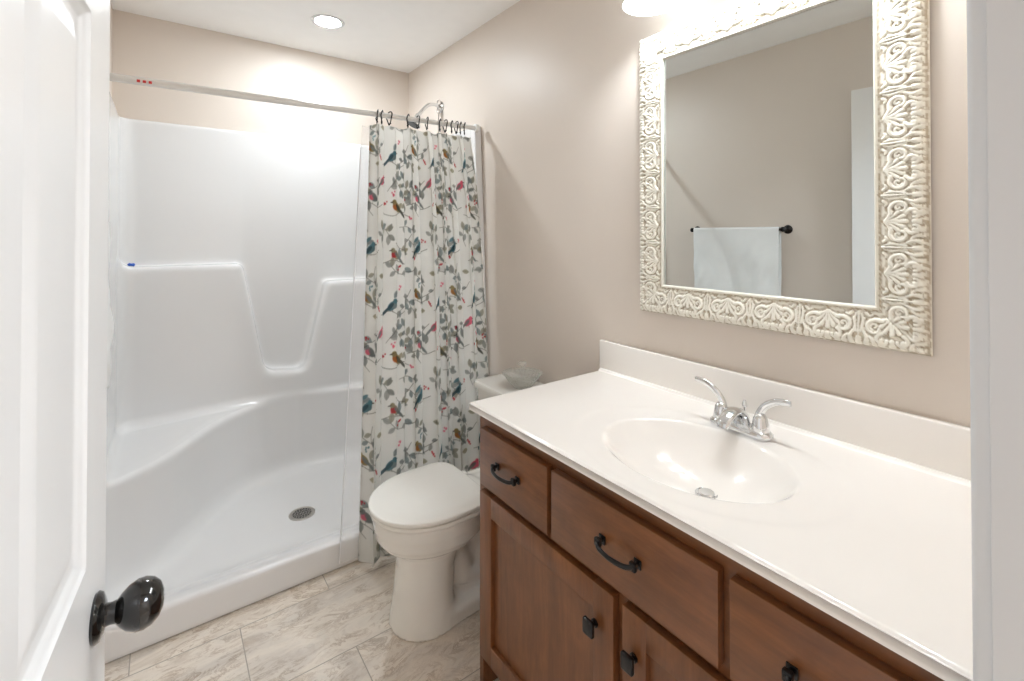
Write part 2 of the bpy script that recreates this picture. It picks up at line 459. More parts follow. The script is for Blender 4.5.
# front flanges closing the side panels
def ft_(z): return 1.957 + (z-0.112)/1.8*0.102 + 0.014
for x0, x1 in ((1.294, 1.3325), (-0.1985, -0.160)):
    bm = bmesh.new(); vs = []
    for z in (0.10, 1.915):
        for x, y in ((x0, ft_(z)), (x1, ft_(z)), (x1, ft_(z)+0.05), (x0, ft_(z)+0.05)): vs.append(bm.verts.new((x, y, z)))
    for f in ((0,1,2,3), (4,5,6,7), (0,1,5,4), (1,2,6,5), (2,3,7,6), (3,0,4,7)): bm.faces.new([vs[i] for i in f])
    bmesh.ops.bevel(bm, geom=list(bm.edges), offset=0.005, segments=3, profile=0.5, affect='EDGES')
    rel(bm_obj('side_flange', bm, M['acrylic'], auto=40), shower)
# floor drain with a perforated strainer
dz = 0.051
dr = rel(lathe_obj('drain_rim', [(0.043, 0.0), (0.0445, 0.003), (0.049, 0.004), (0.055, 0.0035), (0.057, 0.001), (0.057, -0.004), (0.043, -0.004)], M['steel'], loc=(0.53, 2.36, dz)), shower)
dh = rel(lathe_obj('drain_opening', [(0.0, 0.0), (0.044, 0.0), (0.044, -0.003), (0, -0.003)], M['dark_hole'], loc=(0.53, 2.36, dz+0.0012)), shower)
bm = bmesh.new()
def ringpiece(bm, cx, cy, z, r0, r1, h=0.0012, n=20):
    a = [bm.verts.new((cx+r0*math.cos(2*PI*i/n), cy+r0*math.sin(2*PI*i/n), z)) for i in range(n)]
    b = [bm.verts.new((cx+r1*math.cos(2*PI*i/n), cy+r1*math.sin(2*PI*i/n), z)) for i in range(n)]
    for i in range(n): bm.faces.new((a[i], a[(i+1)%n], b[(i+1)%n], b[i]))
holes = [(0, 0)] + [(0.0125*math.cos(k*PI/3), 0.0125*math.sin(k*PI/3)) for k in range(6)] + [(0.0245*math.cos(k*PI/6), 0.0245*math.sin(k*PI/6)) for k in range(12)] + [(0.0365*math.cos(k*PI/9+0.1), 0.0365*math.sin(k*PI/9+0.1)) for k in range(18)]
for hx, hy in holes: ringpiece(bm, 0.53+hx, 2.36+hy, dz+0.003, 0.0045, 0.0066, n=12)
ringpiece(bm, 0.53, 2.36, dz+0.0028, 0.041, 0.046, n=48)
rel(bm_obj('drain_strainer', bm, M['steel']), shower)
# maker's label printed on the right side panel
rel(box('panel_label', (1.2995, 1.3022, 2.10, 2.118, 1.815, 1.827), M['print'], bev=0), shower)

# small blue plastic piece on the high shelf
bm = bmesh.new()
tube_bm(bm, [(-0.132, 2.895, 1.2045), (-0.126, 2.895, 1.207), (-0.118, 2.895, 1.2055), (-0.108, 2.897, 1.205), (-0.104, 2.897, 1.2045)], [0.003, 0.0075, 0.006, 0.008, 0.003], 12)
tag(bm_obj('plastic_cap', bm, M['blue'], auto=60), 'tiny blue plastic piece lying on the high left shower shelf', 'cap')

# shower arm and head
sh = empty('wall_shower', (XR, 2.515, 2.105), 'chrome shower head on a curved arm high on the right wall', 'shower head')
Rx = Matrix.Rotation(-PI/2, 3, 'Y')
rel(lathe_obj('wall_flange', [(0, 0), (0.030, 0), (0.031, 0.003), (0.024, 0.010), (0.013, 0.014), (0, 0.014)], M['chrome'], loc=(XR, 2.515, 2.105), rot=Rx), sh)
arm = spline([(1.325, 2.515, 2.105), (1.285, 2.508, 2.115), (1.235, 2.50, 2.098), (1.19, 2.492, 2.05), (1.168, 2.488, 2.022)], 8)
rel(tube('shower_arm', arm, 0.0105, M['chrome']), sh)
hd = Matrix.Rotation(math.radians(205), 3, 'Y')
rel(lathe_obj('spray_head', [(0, -0.03), (0.012, -0.03), (0.014, -0.01), (0.018, 0.0), (0.034, 0.022), (0.040, 0.034), (0.040, 0.040), (0, 0.040)], M['chrome'], loc=(1.16, 2.487, 2.008), rot=hd), sh)
rel(lathe_obj('spray_face', [(0, 0.0402), (0.037, 0.0402), (0.035, 0.043), (0, 0.043)], M['black'], loc=(1.16, 2.487, 2.008), rot=hd), sh)
# wire hanger with two rings hung over the arm
hg = bmesh.new()
def ring_pts(c, r, n=24): return [(c[0], c[1]+r*math.cos(2*PI*k/n), c[2]+r*math.sin(2*PI*k/n)) for k in range(n+1)]
tube_bm(hg, ring_pts((1.315, 2.513, 2.128), 0.020), 0.0032, 8); tube_bm(hg, ring_pts((1.315, 2.513, 2.088), 0.019), 0.0032, 8)
tube_bm(hg, [(1.315, 2.513, 2.07), (1.315, 2.513, 1.75)], 0.0035, 8)
tag(bm_obj('wire_hanger', hg, M['steel'], auto=60), 'thin metal hanger with two rings hanging down from the shower arm', 'hanger')

# ================================================================== ROD, HOOKS, CURTAIN, LINER
def rod_pt(x): return Vector((x, 2.045, 1.872 + (x+0.13)*0.0135))
rod = empty('curtain_rod', rod_pt(XL), 'white telescoping tension rod spanning the top of the shower', 'curtain rod')
rel(tube('outer_tube', [rod_pt(-0.155), rod_pt(0.44)], 0.0135, M['rod'], n=20), rod)
rel(tube('inner_tube', [rod_pt(0.438), rod_pt(1.292)], 0.0115, M['rod'], n=20), rod)
rel(tube('end_cap', [rod_pt(-0.1655), rod_pt(-0.150)], 0.021, M['rod'], n=24), rod)
rel(tube('end_cap', [rod_pt(1.275), rod_pt(1.293)], 0.021, M['rod'], n=24), rod)
bm = bmesh.new()
for k in range(3):
    p = rod_pt(-0.068+k*0.016); add_box(bm, p.x-0.0045, p.x+0.0045, p.y-0.0142, p.y-0.0130, p.z-0.008, p.z+0.001, bev=0.0003)
rel(bm_obj('red_marks', bm, M['red']), rod)['label'] = 'red print on the white rod'

# --- curtain print, painted as a repeating tile
TW, TH, RES = 0.40, 0.66, 0.0022
tw, th = int(TW/RES), int(TH/RES)
tile = np.ones((th, tw, 3))*np.array([0.92, 0.92, 0.90])
YY, XX = np.mgrid[0:th, 0:tw].astype(float); XX = (XX+.5)*RES; YY = (YY+.5)*RES
def lay(d, col, a=1.0, soft=0.0016):
    m = np.clip(0.5-d/soft, 0, 1)*a
    for c in range(3): tile[..., c] = tile[..., c]*(1-m)+m*col[c]
def wrap(cx, cy):
    dx = (XX-cx+TW/2) % TW - TW/2; dy = (YY-cy+TH/2) % TH - TH/2; return dx, dy
def ell(cx, cy, a, b, ang, col, al=1.0, pt=0.0):
    dx, dy = wrap(cx, cy); c, s = math.cos(ang), math.sin(ang)
    u = (dx*c+dy*s)/a; v = (-dx*s+dy*c)/b
    if pt: v = v/np.clip((1-np.abs(np.clip(u, -1, 1)))**pt*1.15, 0.05, 1)
    lay((np.sqrt(u*u+v*v)-1)*min(a, b), col, al)
def seg(x0, y0, x1, y1, w_, col, al=1.0):
    dx, dy = wrap((x0+x1)/2, (y0+y1)/2); hx, hy = (x1-x0)/2, (y1-y0)/2
    t = np.clip((dx*hx+dy*hy)/(hx*hx+hy*hy), -1, 1)
    lay(np.hypot(dx-t*hx, dy-t*hy)-w_, col, al)
GR = [tuple(c*0.85+0.16 for c in q) for q in [(0.19,0.23,0.22), (0.27,0.29,0.26), (0.34,0.33,0.24), (0.20,0.28,0.29), (0.40,0.41,0.39), (0.33,0.35,0.33)]]
TEAL = (0.19, 0.36, 0.41); PINK = (0.84, 0.24, 0.34); RED = (0.66, 0.10, 0.12); OL = (0.44, 0.37, 0.19); OLL = (0.45, 0.42, 0.30); TW_C = (0.20, 0.19, 0.17)
rr = random.Random(5)
def leaf(x, y, ang, L, col):
    ell(x+math.cos(ang)*L/2, y+math.sin(ang)*L/2, L/2, L*0.27, ang, col, 0.8, 0.35)
    seg(x, y, x+math.cos(ang)*L*0.95, y+math.sin(ang)*L*0.95, 0.0006, tuple(c*0.6 for c in col), 0.6)
def sprig(x, y, ang, L, n=5, cols=None, ll=0.039):
    px, py = x, y
    for i in range(n):
        a = ang + 0.35*math.sin(i*1.3+x*40)
        nx, ny = px+math.cos(a)*L/n, py+math.sin(a)*L/n
        seg(px, py, nx, ny, 0.0011, TW_C, 0.9)
        s = 1 if i % 2 else -1
        leaf(nx, ny, a+s*(0.7+rr.random()*0.4), ll*(0.75+rr.random()*0.5), rr.choice(cols or GR))
        px, py = nx, ny
    leaf(px, py, ang, ll*1.1, rr.choice(cols or GR))
def berries(x, y, col, n=5):
    for i in range(n): ell(x+rr.uniform(-.011, .011), y+rr.uniform(-.011, .011), 0.0042, 0.0042, 0, col, 0.9)
def bird(x, y, f, body, breast, wing, s=1.0):
    s *= 1.18
    # f = +1 facing left (head to -x), y up
    ell(x+f*0.030*s, y-0.020*s, 0.026*s, 0.0055*s, -f*0.75, wing, 0.95)           # tail
    ell(x, y, 0.024*s, 0.0145*s, -f*0.62, body, 0.97)                              # body
    ell(x-f*0.009*s, y+0.001*s, 0.013*s, 0.012*s, -f*0.6, breast, 0.9)             # breast
    ell(x+f*0.008*s, y-0.003*s, 0.019*s, 0.0075*s, -f*0.72, wing, 0.9)             # wing
    ell(x-f*0.014*s, y+0.017*s, 0.0100*s, 0.0095*s, 0, body, 0.97)                 # head
    ell(x-f*0.026*s, y+0.016*s, 0.006*s, 0.0022*s, 0.1, TW_C, 1)                   # beak
    ell(x-f*0.017*s, y+0.019*s, 0.0013*s, 0.0013*s, 0, (0.02, 0.02, 0.02), 1)      # eye
    seg(x-f*0.002, y-0.014*s, x-f*0.004, y-0.024*s, 0.0008, TW_C)
def twig(pts):
    p = spline([(a, b, 0) for a, b in pts], 6)
    for a, b in zip(p[:-1], p[1:]): seg(a[0], a[1], b[0], b[1], 0.0012, TW_C, 0.9)
# twigs the birds sit on
twig([(0.01, 0.545), (0.06, 0.555), (0.12, 0.535), (0.17, 0.555)]); twig([(0.20, 0.50), (0.27, 0.515), (0.33, 0.495), (0.40, 0.52)])
twig([(0.00, 0.32), (0.07, 0.33), (0.14, 0.305), (0.20, 0.32)]); twig([(0.21, 0.285), (0.28, 0.27), (0.35, 0.29), (0.41, 0.27)])
twig([(0.03, 0.11), (0.10, 0.10), (0.17, 0.12)]); twig([(0.22, 0.06), (0.29, 0.075), (0.37, 0.055)])
for args in [(0.02,0.60,-1.4,0.12,5),(0.15,0.61,2.6,0.09,4),(0.22,0.62,-0.9,0.10,4),(0.37,0.58,-1.8,0.10,5),(0.30,0.46,2.1,0.08,4),
             (0.05,0.47,0.4,0.09,4),(0.17,0.44,-1.2,0.10,5),(0.37,0.42,-2.0,0.09,4),(0.02,0.38,-0.5,0.08,4),(0.25,0.38,-1.1,0.08,4),
             (0.10,0.27,-1.9,0.09,4),(0.19,0.23,0.9,0.08,4),(0.33,0.22,-1.3,0.10,5),(0.39,0.17,2.3,0.08,4),(0.03,0.19,1.0,0.07,3),
             (0.12,0.05,-1.2,0.09,4),(0.21,0.13,-2.2,0.08,4),(0.30,0.15,0.3,0.07,3),(0.06,0.035,2.4,0.07,3),(0.35,0.01,-0.7,0.08,4)]:
    sprig(args[0], args[1], rr.uniform(0, 2*PI), args[3]*1.05, args[4]-1)
for x, y in [(0.11,0.50),(0.29,0.57),(0.35,0.33),(0.15,0.35),(0.26,0.20),(0.07,0.15),(0.18,0.01),(0.37,0.11)]: leaf(x, y, rr.uniform(0, 6.28), 0.040, rr.choice([OLL, GR[3], GR[1]]))
for x, y, c in [(0.18,0.53,RED),(0.33,0.61,PINK),(0.08,0.41,RED),(0.24,0.33,RED),(0.02,0.26,PINK),(0.38,0.35,RED),(0.15,0.16,RED),(0.28,0.10,PINK),(0.33,0.04,RED),(0.10,0.62,TEAL),(0.22,0.42,TEAL),(0.05,0.08,RED)]: berries(x, y, c, 5)
bird(0.08, 0.575, 1, OL, (0.55,0.26,0.10), GR[0]); bird(0.28, 0.537, -1, TEAL, GR[3], (0.12,0.20,0.24))
bird(0.10, 0.352, 1, GR[0], PINK, GR[0]); bird(0.31, 0.31, 1, OL, (0.62,0.24,0.08), (0.16,0.17,0.14), 1.1)
bird(0.09, 0.125, -1, TEAL, (0.20,0.32,0.34), (0.10,0.17,0.20)); bird(0.30, 0.098, 1, OLL, RED, GR[0])
ell(0.075, 0.165, 0.022, 0.008, 0.5, TEAL, .9); bird(0.20, 0.425, -1, PINK, PINK, GR[0], 0.9); berries(0.285, 0.37, PINK, 6)

def curtain_surface(zf):
    """plan curve of the curtain at height fraction zf (0 bottom .. 1 top)"""
    s = np.linspace(0, 1, 1400)
    xl = 0.735*zf + 0.650*(1-zf); xr = 1.285-0.045*zf**5
    ph = 2*PI*(7.6*s + 0.22*np.sin(2*PI*s*1.3+0.6) + 0.10*np.sin(2*PI*s*3.1))
    amp = (0.016 + 0.015*(1-zf)) * (0.8+0.3*np.sin(2*PI*s*2.2+1))
    x = xl+(xr-xl)*s + 0.012*np.sin(2*ph+0.4)*(0.7+0.3*(1-zf))
    yb = 2.038*zf + 1.892*(1-zf)
    y = yb + amp*np.sin(ph) + 0.010*(1-zf)*np.sin(2*PI*s*3+2)
    return x, y
CW, ZT, ZB = 1.16, 1.842, 0.022
nu, nv = 470, 680
PV = np.zeros((nv, nu, 3)); 
for j in range(nv):
    zf = j/(nv-1); x, y = curtain_surface(zf); d = np.hypot(np.diff(x), np.diff(y)); L = np.concatenate([[0], np.cumsum(d)])
    t = np.linspace(0, L[-1], nu); PV[j, :, 0] = np.interp(t, L, x); PV[j, :, 1] = np.interp(t, L, y)
    PV[j, :, 2] = ZB+(ZT-ZB)*zf
# sag of the top hem between hooks
HOOKS = [0.765, 0.787, 0.822, 0.912, 0.960, 1.008, 1.078, 1.106, 1.143, 1.168, 1.192, 1.215]
hx = np.array(HOOKS); 
xt = PV[-1, :, 0]; dmin = np.abs(xt[:, None]-hx[None]).min(1); sag = 0.011*np.clip(dmin/0.035, 0, 1)**0.7
PV[:, :, 2] -= (sag[None]*np.linspace(0, 1, nv)[:, None]**10)
us = np.linspace(0, CW, nu); vs = np.linspace(0, ZT-ZB, nv)
iu = ((us[None, :]*1.0+0.05) % TW)/RES; iv = ((vs[:, None]+0.18) % TH)/RES
iu, iv = np.broadcast_arrays(iu, iv)
i0 = np.floor(iu-.5).astype(int); j0 = np.floor(iv-.5).astype(int); fu = (iu-.5-i0)[..., None]; fv = (iv-.5-j0)[..., None]
gt = lambda j, i: tile[j % th, i % tw]
colr = gt(j0, i0)*(1-fu)*(1-fv)+gt(j0, i0+1)*fu*(1-fv)+gt(j0+1, i0)*(1-fu)*fv+gt(j0+1, i0+1)*fu*fv
def grid_faces(nv, nu):
    a = (np.arange(nv-1)[:, None]*nu+np.arange(nu-1)[None]).ravel(); return np.stack([a, a+1, a+nu+1, a+nu], 1)
def set_attr(me, name, rgb):
    at = me.color_attributes.new(name, 'FLOAT_COLOR', 'POINT')
    at.data.foreach_set('color', np.concatenate([rgb, np.ones((len(rgb), 1))], 1).astype(np.float32).ravel())
cur = mesh_obj('shower_curtain', PV.reshape(-1, 3), grid_faces(nv, nu), M['fabric'])
set_attr(cur.data, 'print', colr.reshape(-1, 3))
sm = cur.modifiers.new('thickness', 'SOLIDIFY'); sm.thickness = 0.0012; sm.offset = 0
tag(cur, 'white shower curtain printed with birds, leaves and berries, drawn to the right', 'shower curtain')

# hooks: an S of dark wire over the rod, two eyes below
def hook_mesh():
    bm = bmesh.new(); R = 0.0205; P = []
    for k in range(0, 15):
        a = math.radians(-55 + k*250/14); P.append((0.004*math.sin(a), R*math.cos(a), R*math.sin(a)))
    P = [(0.0, 0.004, -0.036), (0.0, 0.010, -0.028)] + P + [(0.0, -0.012, -0.022), (0, -0.006, -0.034), (0, 0.001, -0.040), (0, 0.006, -0.036)]
    tube_bm(bm, spline(P, 3), 0.0026, 8)
    bmesh.ops.create_icosphere(bm, subdivisions=2, radius=0.0042, matrix=Matrix.Translation((0, -0.008, -0.034)))
    return bm
h0 = bm_obj('curtain_hook', hook_mesh(), M['hook'], auto=60)
for i, hxv in enumerate(HOOKS):
    h = h0 if i == 0 else h0.copy()
    if i: C.objects.link(h)
    p = rod_pt(hxv); h.location = p + Vector((0, 0, 0.0)); h.rotation_euler = (0, 0, random.uniform(-0.7, 0.7))
    tag(h, 'dark metal hook holding the bird print curtain on the white rod', 'hook', 'curtain hooks on the shower rod')

# clear liner hanging inside the curb
nu2, nv2 = 120, 90
LP = np.zeros((nv2, nu2, 3)); s = np.linspace(0, 1, nu2)
for j in range(nv2):
    zf = j/(nv2-1)
    xl = 0.712*zf + 0.578*(1-zf); xr = 1.25
    LP[j, :, 0] = xl+(xr-xl)*s+0.0*s
    LP[j, :, 1] = (2.078*zf+1.943*(1-zf)) + (0.005+0.005*zf)*np.sin(2*PI*(4*s+0.15*np.sin(5*s))+0.8) + 0.022*(1-zf)*zf*4*0
    LP[j, :, 2] = 0.03+(1.835-0.03)*zf
ln = mesh_obj('shower_liner', LP.reshape(-1, 3), grid_faces(nv2, nu2), M['liner'])
sm = ln.modifiers.new('thickness', 'SOLIDIFY'); sm.thickness = 0.0005
rel_pts = [tuple(LP[j, 0]) for j in range(0, nv2, 6)]
tube('hem', rel_pts, 0.0024, M['linerhem'], ln, n=8)
tag(ln, 'clear plastic liner hanging behind and left of the bird print curtain', 'shower liner')

# ================================================================== TOILET
TY = 1.55
toilet = empty('toilet', (0.95, TY, 0), 'white two-piece toilet with closed lid between vanity and shower', 'toilet')
def egg(t, xf, xb, wd, sq=2.0):
    """plan outline; t angle; xf front x, xb back x"""
    cx = xf+(xb-xf)*0.56; c, s = np.cos(t), np.sin(t)
    a = np.where(c < 0, cx-xf, xb-cx); p = 2.0/np.where(c < 0, 2.0, sq)
    x = cx+a*np.sign(c)*np.abs(c)**p; y = wd*np.sign(s)*np.abs(s)**np.where(c < 0, 1.0, p*0.9)
    return x, y
def egg_sdf(X, Y, xf, xb, wd):
    cx = xf+(xb-xf)*0.56; a = np.where(X < cx, cx-xf, xb-cx)
    r = np.sqrt(((X-cx)/a)**2+((Y-TY)/wd)**2)+1e-6
    return (r-1)*np.minimum(a, wd)
def toilet_fn(X, Y, Z):
    # outer bowl, narrowing to the pedestal
    z = np.clip(Z, 0, 0.4)
    zk = [0.0, 0.02, 0.10, 0.20, 0.250, 0.270, 0.290, 0.315, 0.345, 0.352, 0.385, 0.41]
    xf = np.interp(z, zk, [0.634, 0.637, 0.650, 0.660, 0.656, 0.640, 0.607, 0.589, 0.582, 0.580, 0.580, 0.580])
    xb = np.interp(z, zk, [0.865, 0.862, 0.855, 0.86, 0.88, 0.91, 0.95, 0.98, 0.99, 0.99, 0.99, 0.99])
    wd = np.interp(z, zk, [0.122, 0.121, 0.115, 0.111, 0.112, 0.124, 0.152, 0.168, 0.174, 0.176, 0.177, 0.177])
    b = smax(egg_sdf(X, Y, xf, xb, wd), Z-0.392, 0.012)
    # foot
    foot = np.maximum(np.maximum(0.80-X, X-1.16), np.abs(Y-TY)-(0.112-0.012*np.clip((X-0.8)/0.3, 0, 1)))
    foot = smax(foot, Z-0.052, 0.02)
    b = smin(b, foot, 0.018)
    # trapway and rear stem
    stem = np.sqrt(((X-0.99)/0.13)**2+((Y-TY)/0.062)**2); stem = (stem-1)*0.062
    b = smin(b, smax(stem, Z-0.38, 0.02), 0.03)
    pts = [(0.84, 0.26), (0.90, 0.12), (0.965, 0.10), (1.0, 0.20), (1.04, 0.27), (1.09, 0.20), (1.12, 0.06)]
    tr = np.full(X.shape, 9.0)
    for (x0, z0), (x1, z1) in zip(pts[:-1], pts[1:]):
        dx, dzz = x1-x0, z1-z0; t = np.clip(((X-x0)*dx+(Z-z0)*dzz)/(dx*dx+dzz*dzz), 0, 1)
        tr = np.minimum(tr, np.sqrt((X-x0-t*dx)**2+(Z-z0-t*dzz)**2+((np.abs(Y-TY)-0.012).clip(0))**2*0.75)-0.055)
    b = smin(b, tr, 0.015)
    # tank shelf at the back
    sh_ = np.maximum(np.maximum(0.90-X, X-1.30), np.abs(Y-TY)-0.115); sh_ = smax(smax(sh_, Z-0.388, 0.012), 0.30+0.0*X-Z, 0.05)
    b = smin(b, sh_, 0.03)
    return np.maximum(b, 0.0-Z)
V, Q = surface_nets(toilet_fn, (0.55, TY-0.22, -0.02), (1.34, TY+0.22, 0.43), 0.0065)
bowl = rel(mesh_obj('bowl', V, Q, M['porcelain']), toilet)
def egg_slab(name, xf, xb, wd, z0, z1, mat, parent, dome=0.0, sq=5.0, rb=0.008):
    n = 96; t = np.linspace(0, 2*PI, n, endpoint=False); rings = []
    cx = (xf+xb)/2
    prof = [(-rb*1.0, z0), (-rb*0.3, z0+rb*0.25), (0, z0+rb*0.9), (0, z1-rb*0.9), (-rb*0.3, z1-rb*0.25), (-rb*1.1, z1), (-0.03, z1+dome*0.35), (-0.07, z1+dome*0.7), (-0.12, z1+dome*0.95)]
    Vv = []
    for dr_, z in prof:
        x, y = egg(t, xf-dr_, xb+dr_, wd+dr_, sq)
        Vv += [(a, TY+b, z) for a, b in zip(x, y)]
    F = []
    for j in range(len(prof)-1):
        for i in range(n): k = (i+1) % n; F.append((j*n+i, j*n+k, (j+1)*n+k, (j+1)*n+i))
    F.append(tuple(range(n))[::-1]); F.append(tuple(range((len(prof)-1)*n, len(prof)*n)))
    bm = bmesh.new(); bv = [bm.verts.new(v) for v in Vv]
    for f in F: bm.faces.new([bv[i] for i in f])
    return rel(bm_obj(name, bm, mat, auto=50), parent)
egg_slab('seat', 0.570, 0.950, 0.183, 0.3950, 0.4085, M['seat'], toilet, rb=0.004)
egg_slab('seat_lid', 0.564, 0.945, 0.185, 0.4130, 0.4285, M['seat'], toilet, dome=0.0015, rb=0.0045)
for s_ in (-1, 1):
    rel(box('hinge', (0.947, 0.975, TY+s_*0.075-0.014, TY+s_*0.075+0.014, 0.3915, 0.4115), M['seat'], bev=0.005, seg=3), toilet)
# tank
def rrect_loft(name, levels, mat, parent, n=14, auto=40):
    Vv = []; m = 0
    for (x0, x1, y0, y1, z, r) in levels:
        P = []
        for cx, cy, a0 in ((x1-r, y1-r, 0), (x0+r, y1-r, PI/2), (x0+r, y0+r, PI), (x1-r, y0+r, 1.5*PI)):
            for k in range(n+1): a = a0+k*PI/2/n; P.append((cx+r*math.cos(a), cy+r*math.sin(a), z))
        m = len(P); Vv += P
    F = []
    for j in range(len(levels)-1):
        for i in range(m): k = (i+1) % m; F.append((j*m+i, j*m+k, (j+1)*m+k, (j+1)*m+i))
    F.append(tuple(range(m))[::-1]); F.append(tuple(range((len(levels)-1)*m, len(levels)*m)))
    bm = bmesh.new(); bv = [bm.verts.new(v) for v in Vv]
    for f in F: bm.faces.new([bv[i] for i in f])
    o = bm_obj(name, bm, mat, auto=auto)
    return rel(o, parent) if parent else o
ty0, ty1 = TY-0.215, TY+0.238
rrect_loft('tank', [(1.145, 1.30, ty0+.035, ty1-.035, 0.389, .03), (1.135, 1.312, ty0+.022, ty1-.022, 0.40, .035), (1.118, 1.320, ty0+.008, ty1-.008, 0.56, .035), (1.112, 1.322, ty0+.004, ty1-.004, 0.681, .035)], M['porcelain'], toilet)
rrect_loft('tank_lid', [(1.108, 1.324, ty0, ty1, 0.6815, .034), (1.100, 1.326, ty0-.007, ty1+.004, 0.684, .036), (1.099, 1.327, ty0-.008, ty1+.005, 0.700, .036), (1.103, 1.325, ty0-.004, ty1+.001, 0.707, .034), (1.112, 1.318, ty0+.005, ty1-.008, 0.710, .03)], M['porcelain'], toilet)
fh = bmesh.new()
tube_bm(fh, [(1.113, TY-0.15, 0.640), (1.095, TY-0.15, 0.640)], 0.011, 14); tube_bm(fh, [(1.098, TY-0.155, 0.640), (1.094, TY-0.12, 0.636), (1.092, TY-0.075, 0.630)], [0.006, 0.006, 0.008], 12)
rel(bm_obj('flush_handle', fh, M['chrome'], auto=50), toilet)
for s_ in (-1, 1):
    rel(lathe_obj('bolt_cap', [(0, 0.0), (0.014, 0.0), (0.013, 0.008), (0.007, 0.014), (0, 0.015)], M['porcelain'], loc=(0.99, TY+s_*0.086, 0.05)), toilet)

# candy dish on the tank
DX, DY, DZ = 1.218, 1.575, 0.7105
dish = empty('candy_dish', (DX, DY, DZ), 'lidded pressed glass candy dish on the toilet tank', 'dish')
def scallop(profile, n=96, lobes=24, amp=0.045):
    V, F = lathe(profile, n); V = np.array(V); a = np.arctan2(V[:, 1], V[:, 0]); r = np.hypot(V[:, 0], V[:, 1])
    k = 1+amp*np.cos(lobes*a)*np.clip(r/0.06, 0, 1); V[:, 0] *= k; V[:, 1] *= k
    return V, F
V, F = scallop([(0, .005), (.028, .005), (.033, .0), (.037, .0), (.040, .005), (.055, .022), (.068, .042), (.076, .055), (.072, .056), (.064, .044), (.051, .026), (.035, .011), (0, .010)])
o = mesh_obj('dish_bowl', V+np.array([DX, DY, DZ]), F, M['glass']); rel(o, dish)
V, F = scallop([(0, .073), (.012, .072), (.045, .066), (.070, .059), (.084, .0565), (.085, .0585), (.072, .063), (.046, .070), (.014, .077), (.006, .080), (.006, .085), (.017, .091), (.020, .098), (.015, .105), (0, .107)])
o = mesh_obj('dish_lid', V+np.array([DX, DY, DZ+0.0005]), F, M['glass']); rel(o, dish)

# ================================================================== VANITY
VX, VY0, VY1 = 0.777, 0.122, 1.213
van = empty('vanity_cabinet', (1.05, 0.67, 0), 'brown stained wood vanity cabinet with doors and drawers under the white sink top', 'cabinet')
bm = bmesh.new()
add_box(bm, VX+0.02, XR-0.002, VY1-0.018, VY1, 0, 0.823, bev=0.001); add_box(bm, VX+0.02, XR-0.002, VY0, VY0+0.018, 0, 0.823, bev=0.001)
add_box(bm, VX+0.075, VX+0.09, VY0+0.02, VY1-0.02, 0, 0.10, bev=0.001)
add_box(bm, VX+0.02, XR-0.002, VY0+0.018, VY1-0.018, 0.10, 0.116)
rel(bm_obj('carcass', bm, M['wood_v'], auto=40), van)
bm = bmesh.new()
for (y0, y1, z0, z1) in [(VY1-0.033, VY1, 0.10, 0.823), (VY0, VY0+0.025, 0.10, 0.823), (VY0+0.025, VY1-0.033, 0.765, 0.823), (VY0+0.025, VY1-0.033, 0.575, 0.630), (VY0+0.025, VY1-0.033, 0.10, 0.13), (0.630, 0.69, 0.13, 0.575), (0.855, 0.892, 0.630, 0.765), (0.410, 0.450, 0.630, 0.765)]:
    add_box(bm, VX, VX+0.02, y0, y1, z0, z1)
add_box(bm, VX, VX+0.02, VY1-0.018, VY1, 0, 0.10); add_box(bm, VX, VX+0.02, VY0, VY0+0.018, 0, 0.10)
rel(bm_obj('face_frame', bm, M['wood_h']), van)
FX = VX-0.020
def slab_front(name, y0, y1, z0, z1, parent):
    bm = bmesh.new(); add_box(bm, FX, VX-0.0005, y0, y1, z0, z1, bev=0.002, seg=2)
    return rel(bm_obj(name, bm, M['wood_h'], auto=30), parent)
def pull(y, z, parent, L=0.105):
    P = spline([(FX-0.001, y+L/2-.006, z), (FX-0.016, y+L/2-.006, z+0.0), (FX-0.026, y+L*0.32, z-0.003), (FX-0.031, y, z-0.004), (FX-0.026, y-L*0.32, z-0.003), (FX-0.016, y-L/2+.006, z), (FX-0.001, y-L/2+.006, z)], 6)
    n = len(P); bm = bmesh.new()
    fl = []
    for i in range(n):
        t = abs(i/(n-1)-0.5)*2; fl.append((0.0058-0.0008*t, 0.0042+0.0008*t))
    tube_bm(bm, P, None, 12, flat=fl)
    for s_ in (-1, 1):
        yy = y+s_*(L/2-.006)
        add_box(bm, FX-0.020, FX-0.010, yy-0.0075, yy+0.0075, z-0.0085, z+0.0085, bev=0.002)
        add_box(bm, FX-0.004, FX+0.0005, yy-0.0085, yy+0.0085, z-0.009, z+0.009, bev=0.0015)
    o = bm_obj('handle', bm, M['black'], auto=40); o.parent = parent; return o
def knob(y, z, parent):
    bm = bmesh.new()
    tube_bm(bm, [(FX+0.0005, y, z), (FX-0.003, y, z), (FX-0.004, y, z), (FX-0.016, y, z)], [0.009, 0.009, 0.0055, 0.0065], 16)
    add_box(bm, FX-0.026, FX-0.015, y-0.0145, y+0.0145, z-0.0165, z+0.0165, bev=0.0035, seg=3)
    o = bm_obj('knob', bm, M['black'], auto=40); o.parent = parent; return o
for (y0, y1, z0, z1) in [(0.881, 1.184, 0.618, 0.782), (0.440, 0.866, 0.618, 0.782), (0.132, 0.420, 0.618, 0.782)]:
    d = slab_front('drawer', y0, y1, z0, z1, van); pull((y0+y1)/2 if y0 != 0.881 else 1.045, 0.703, d)
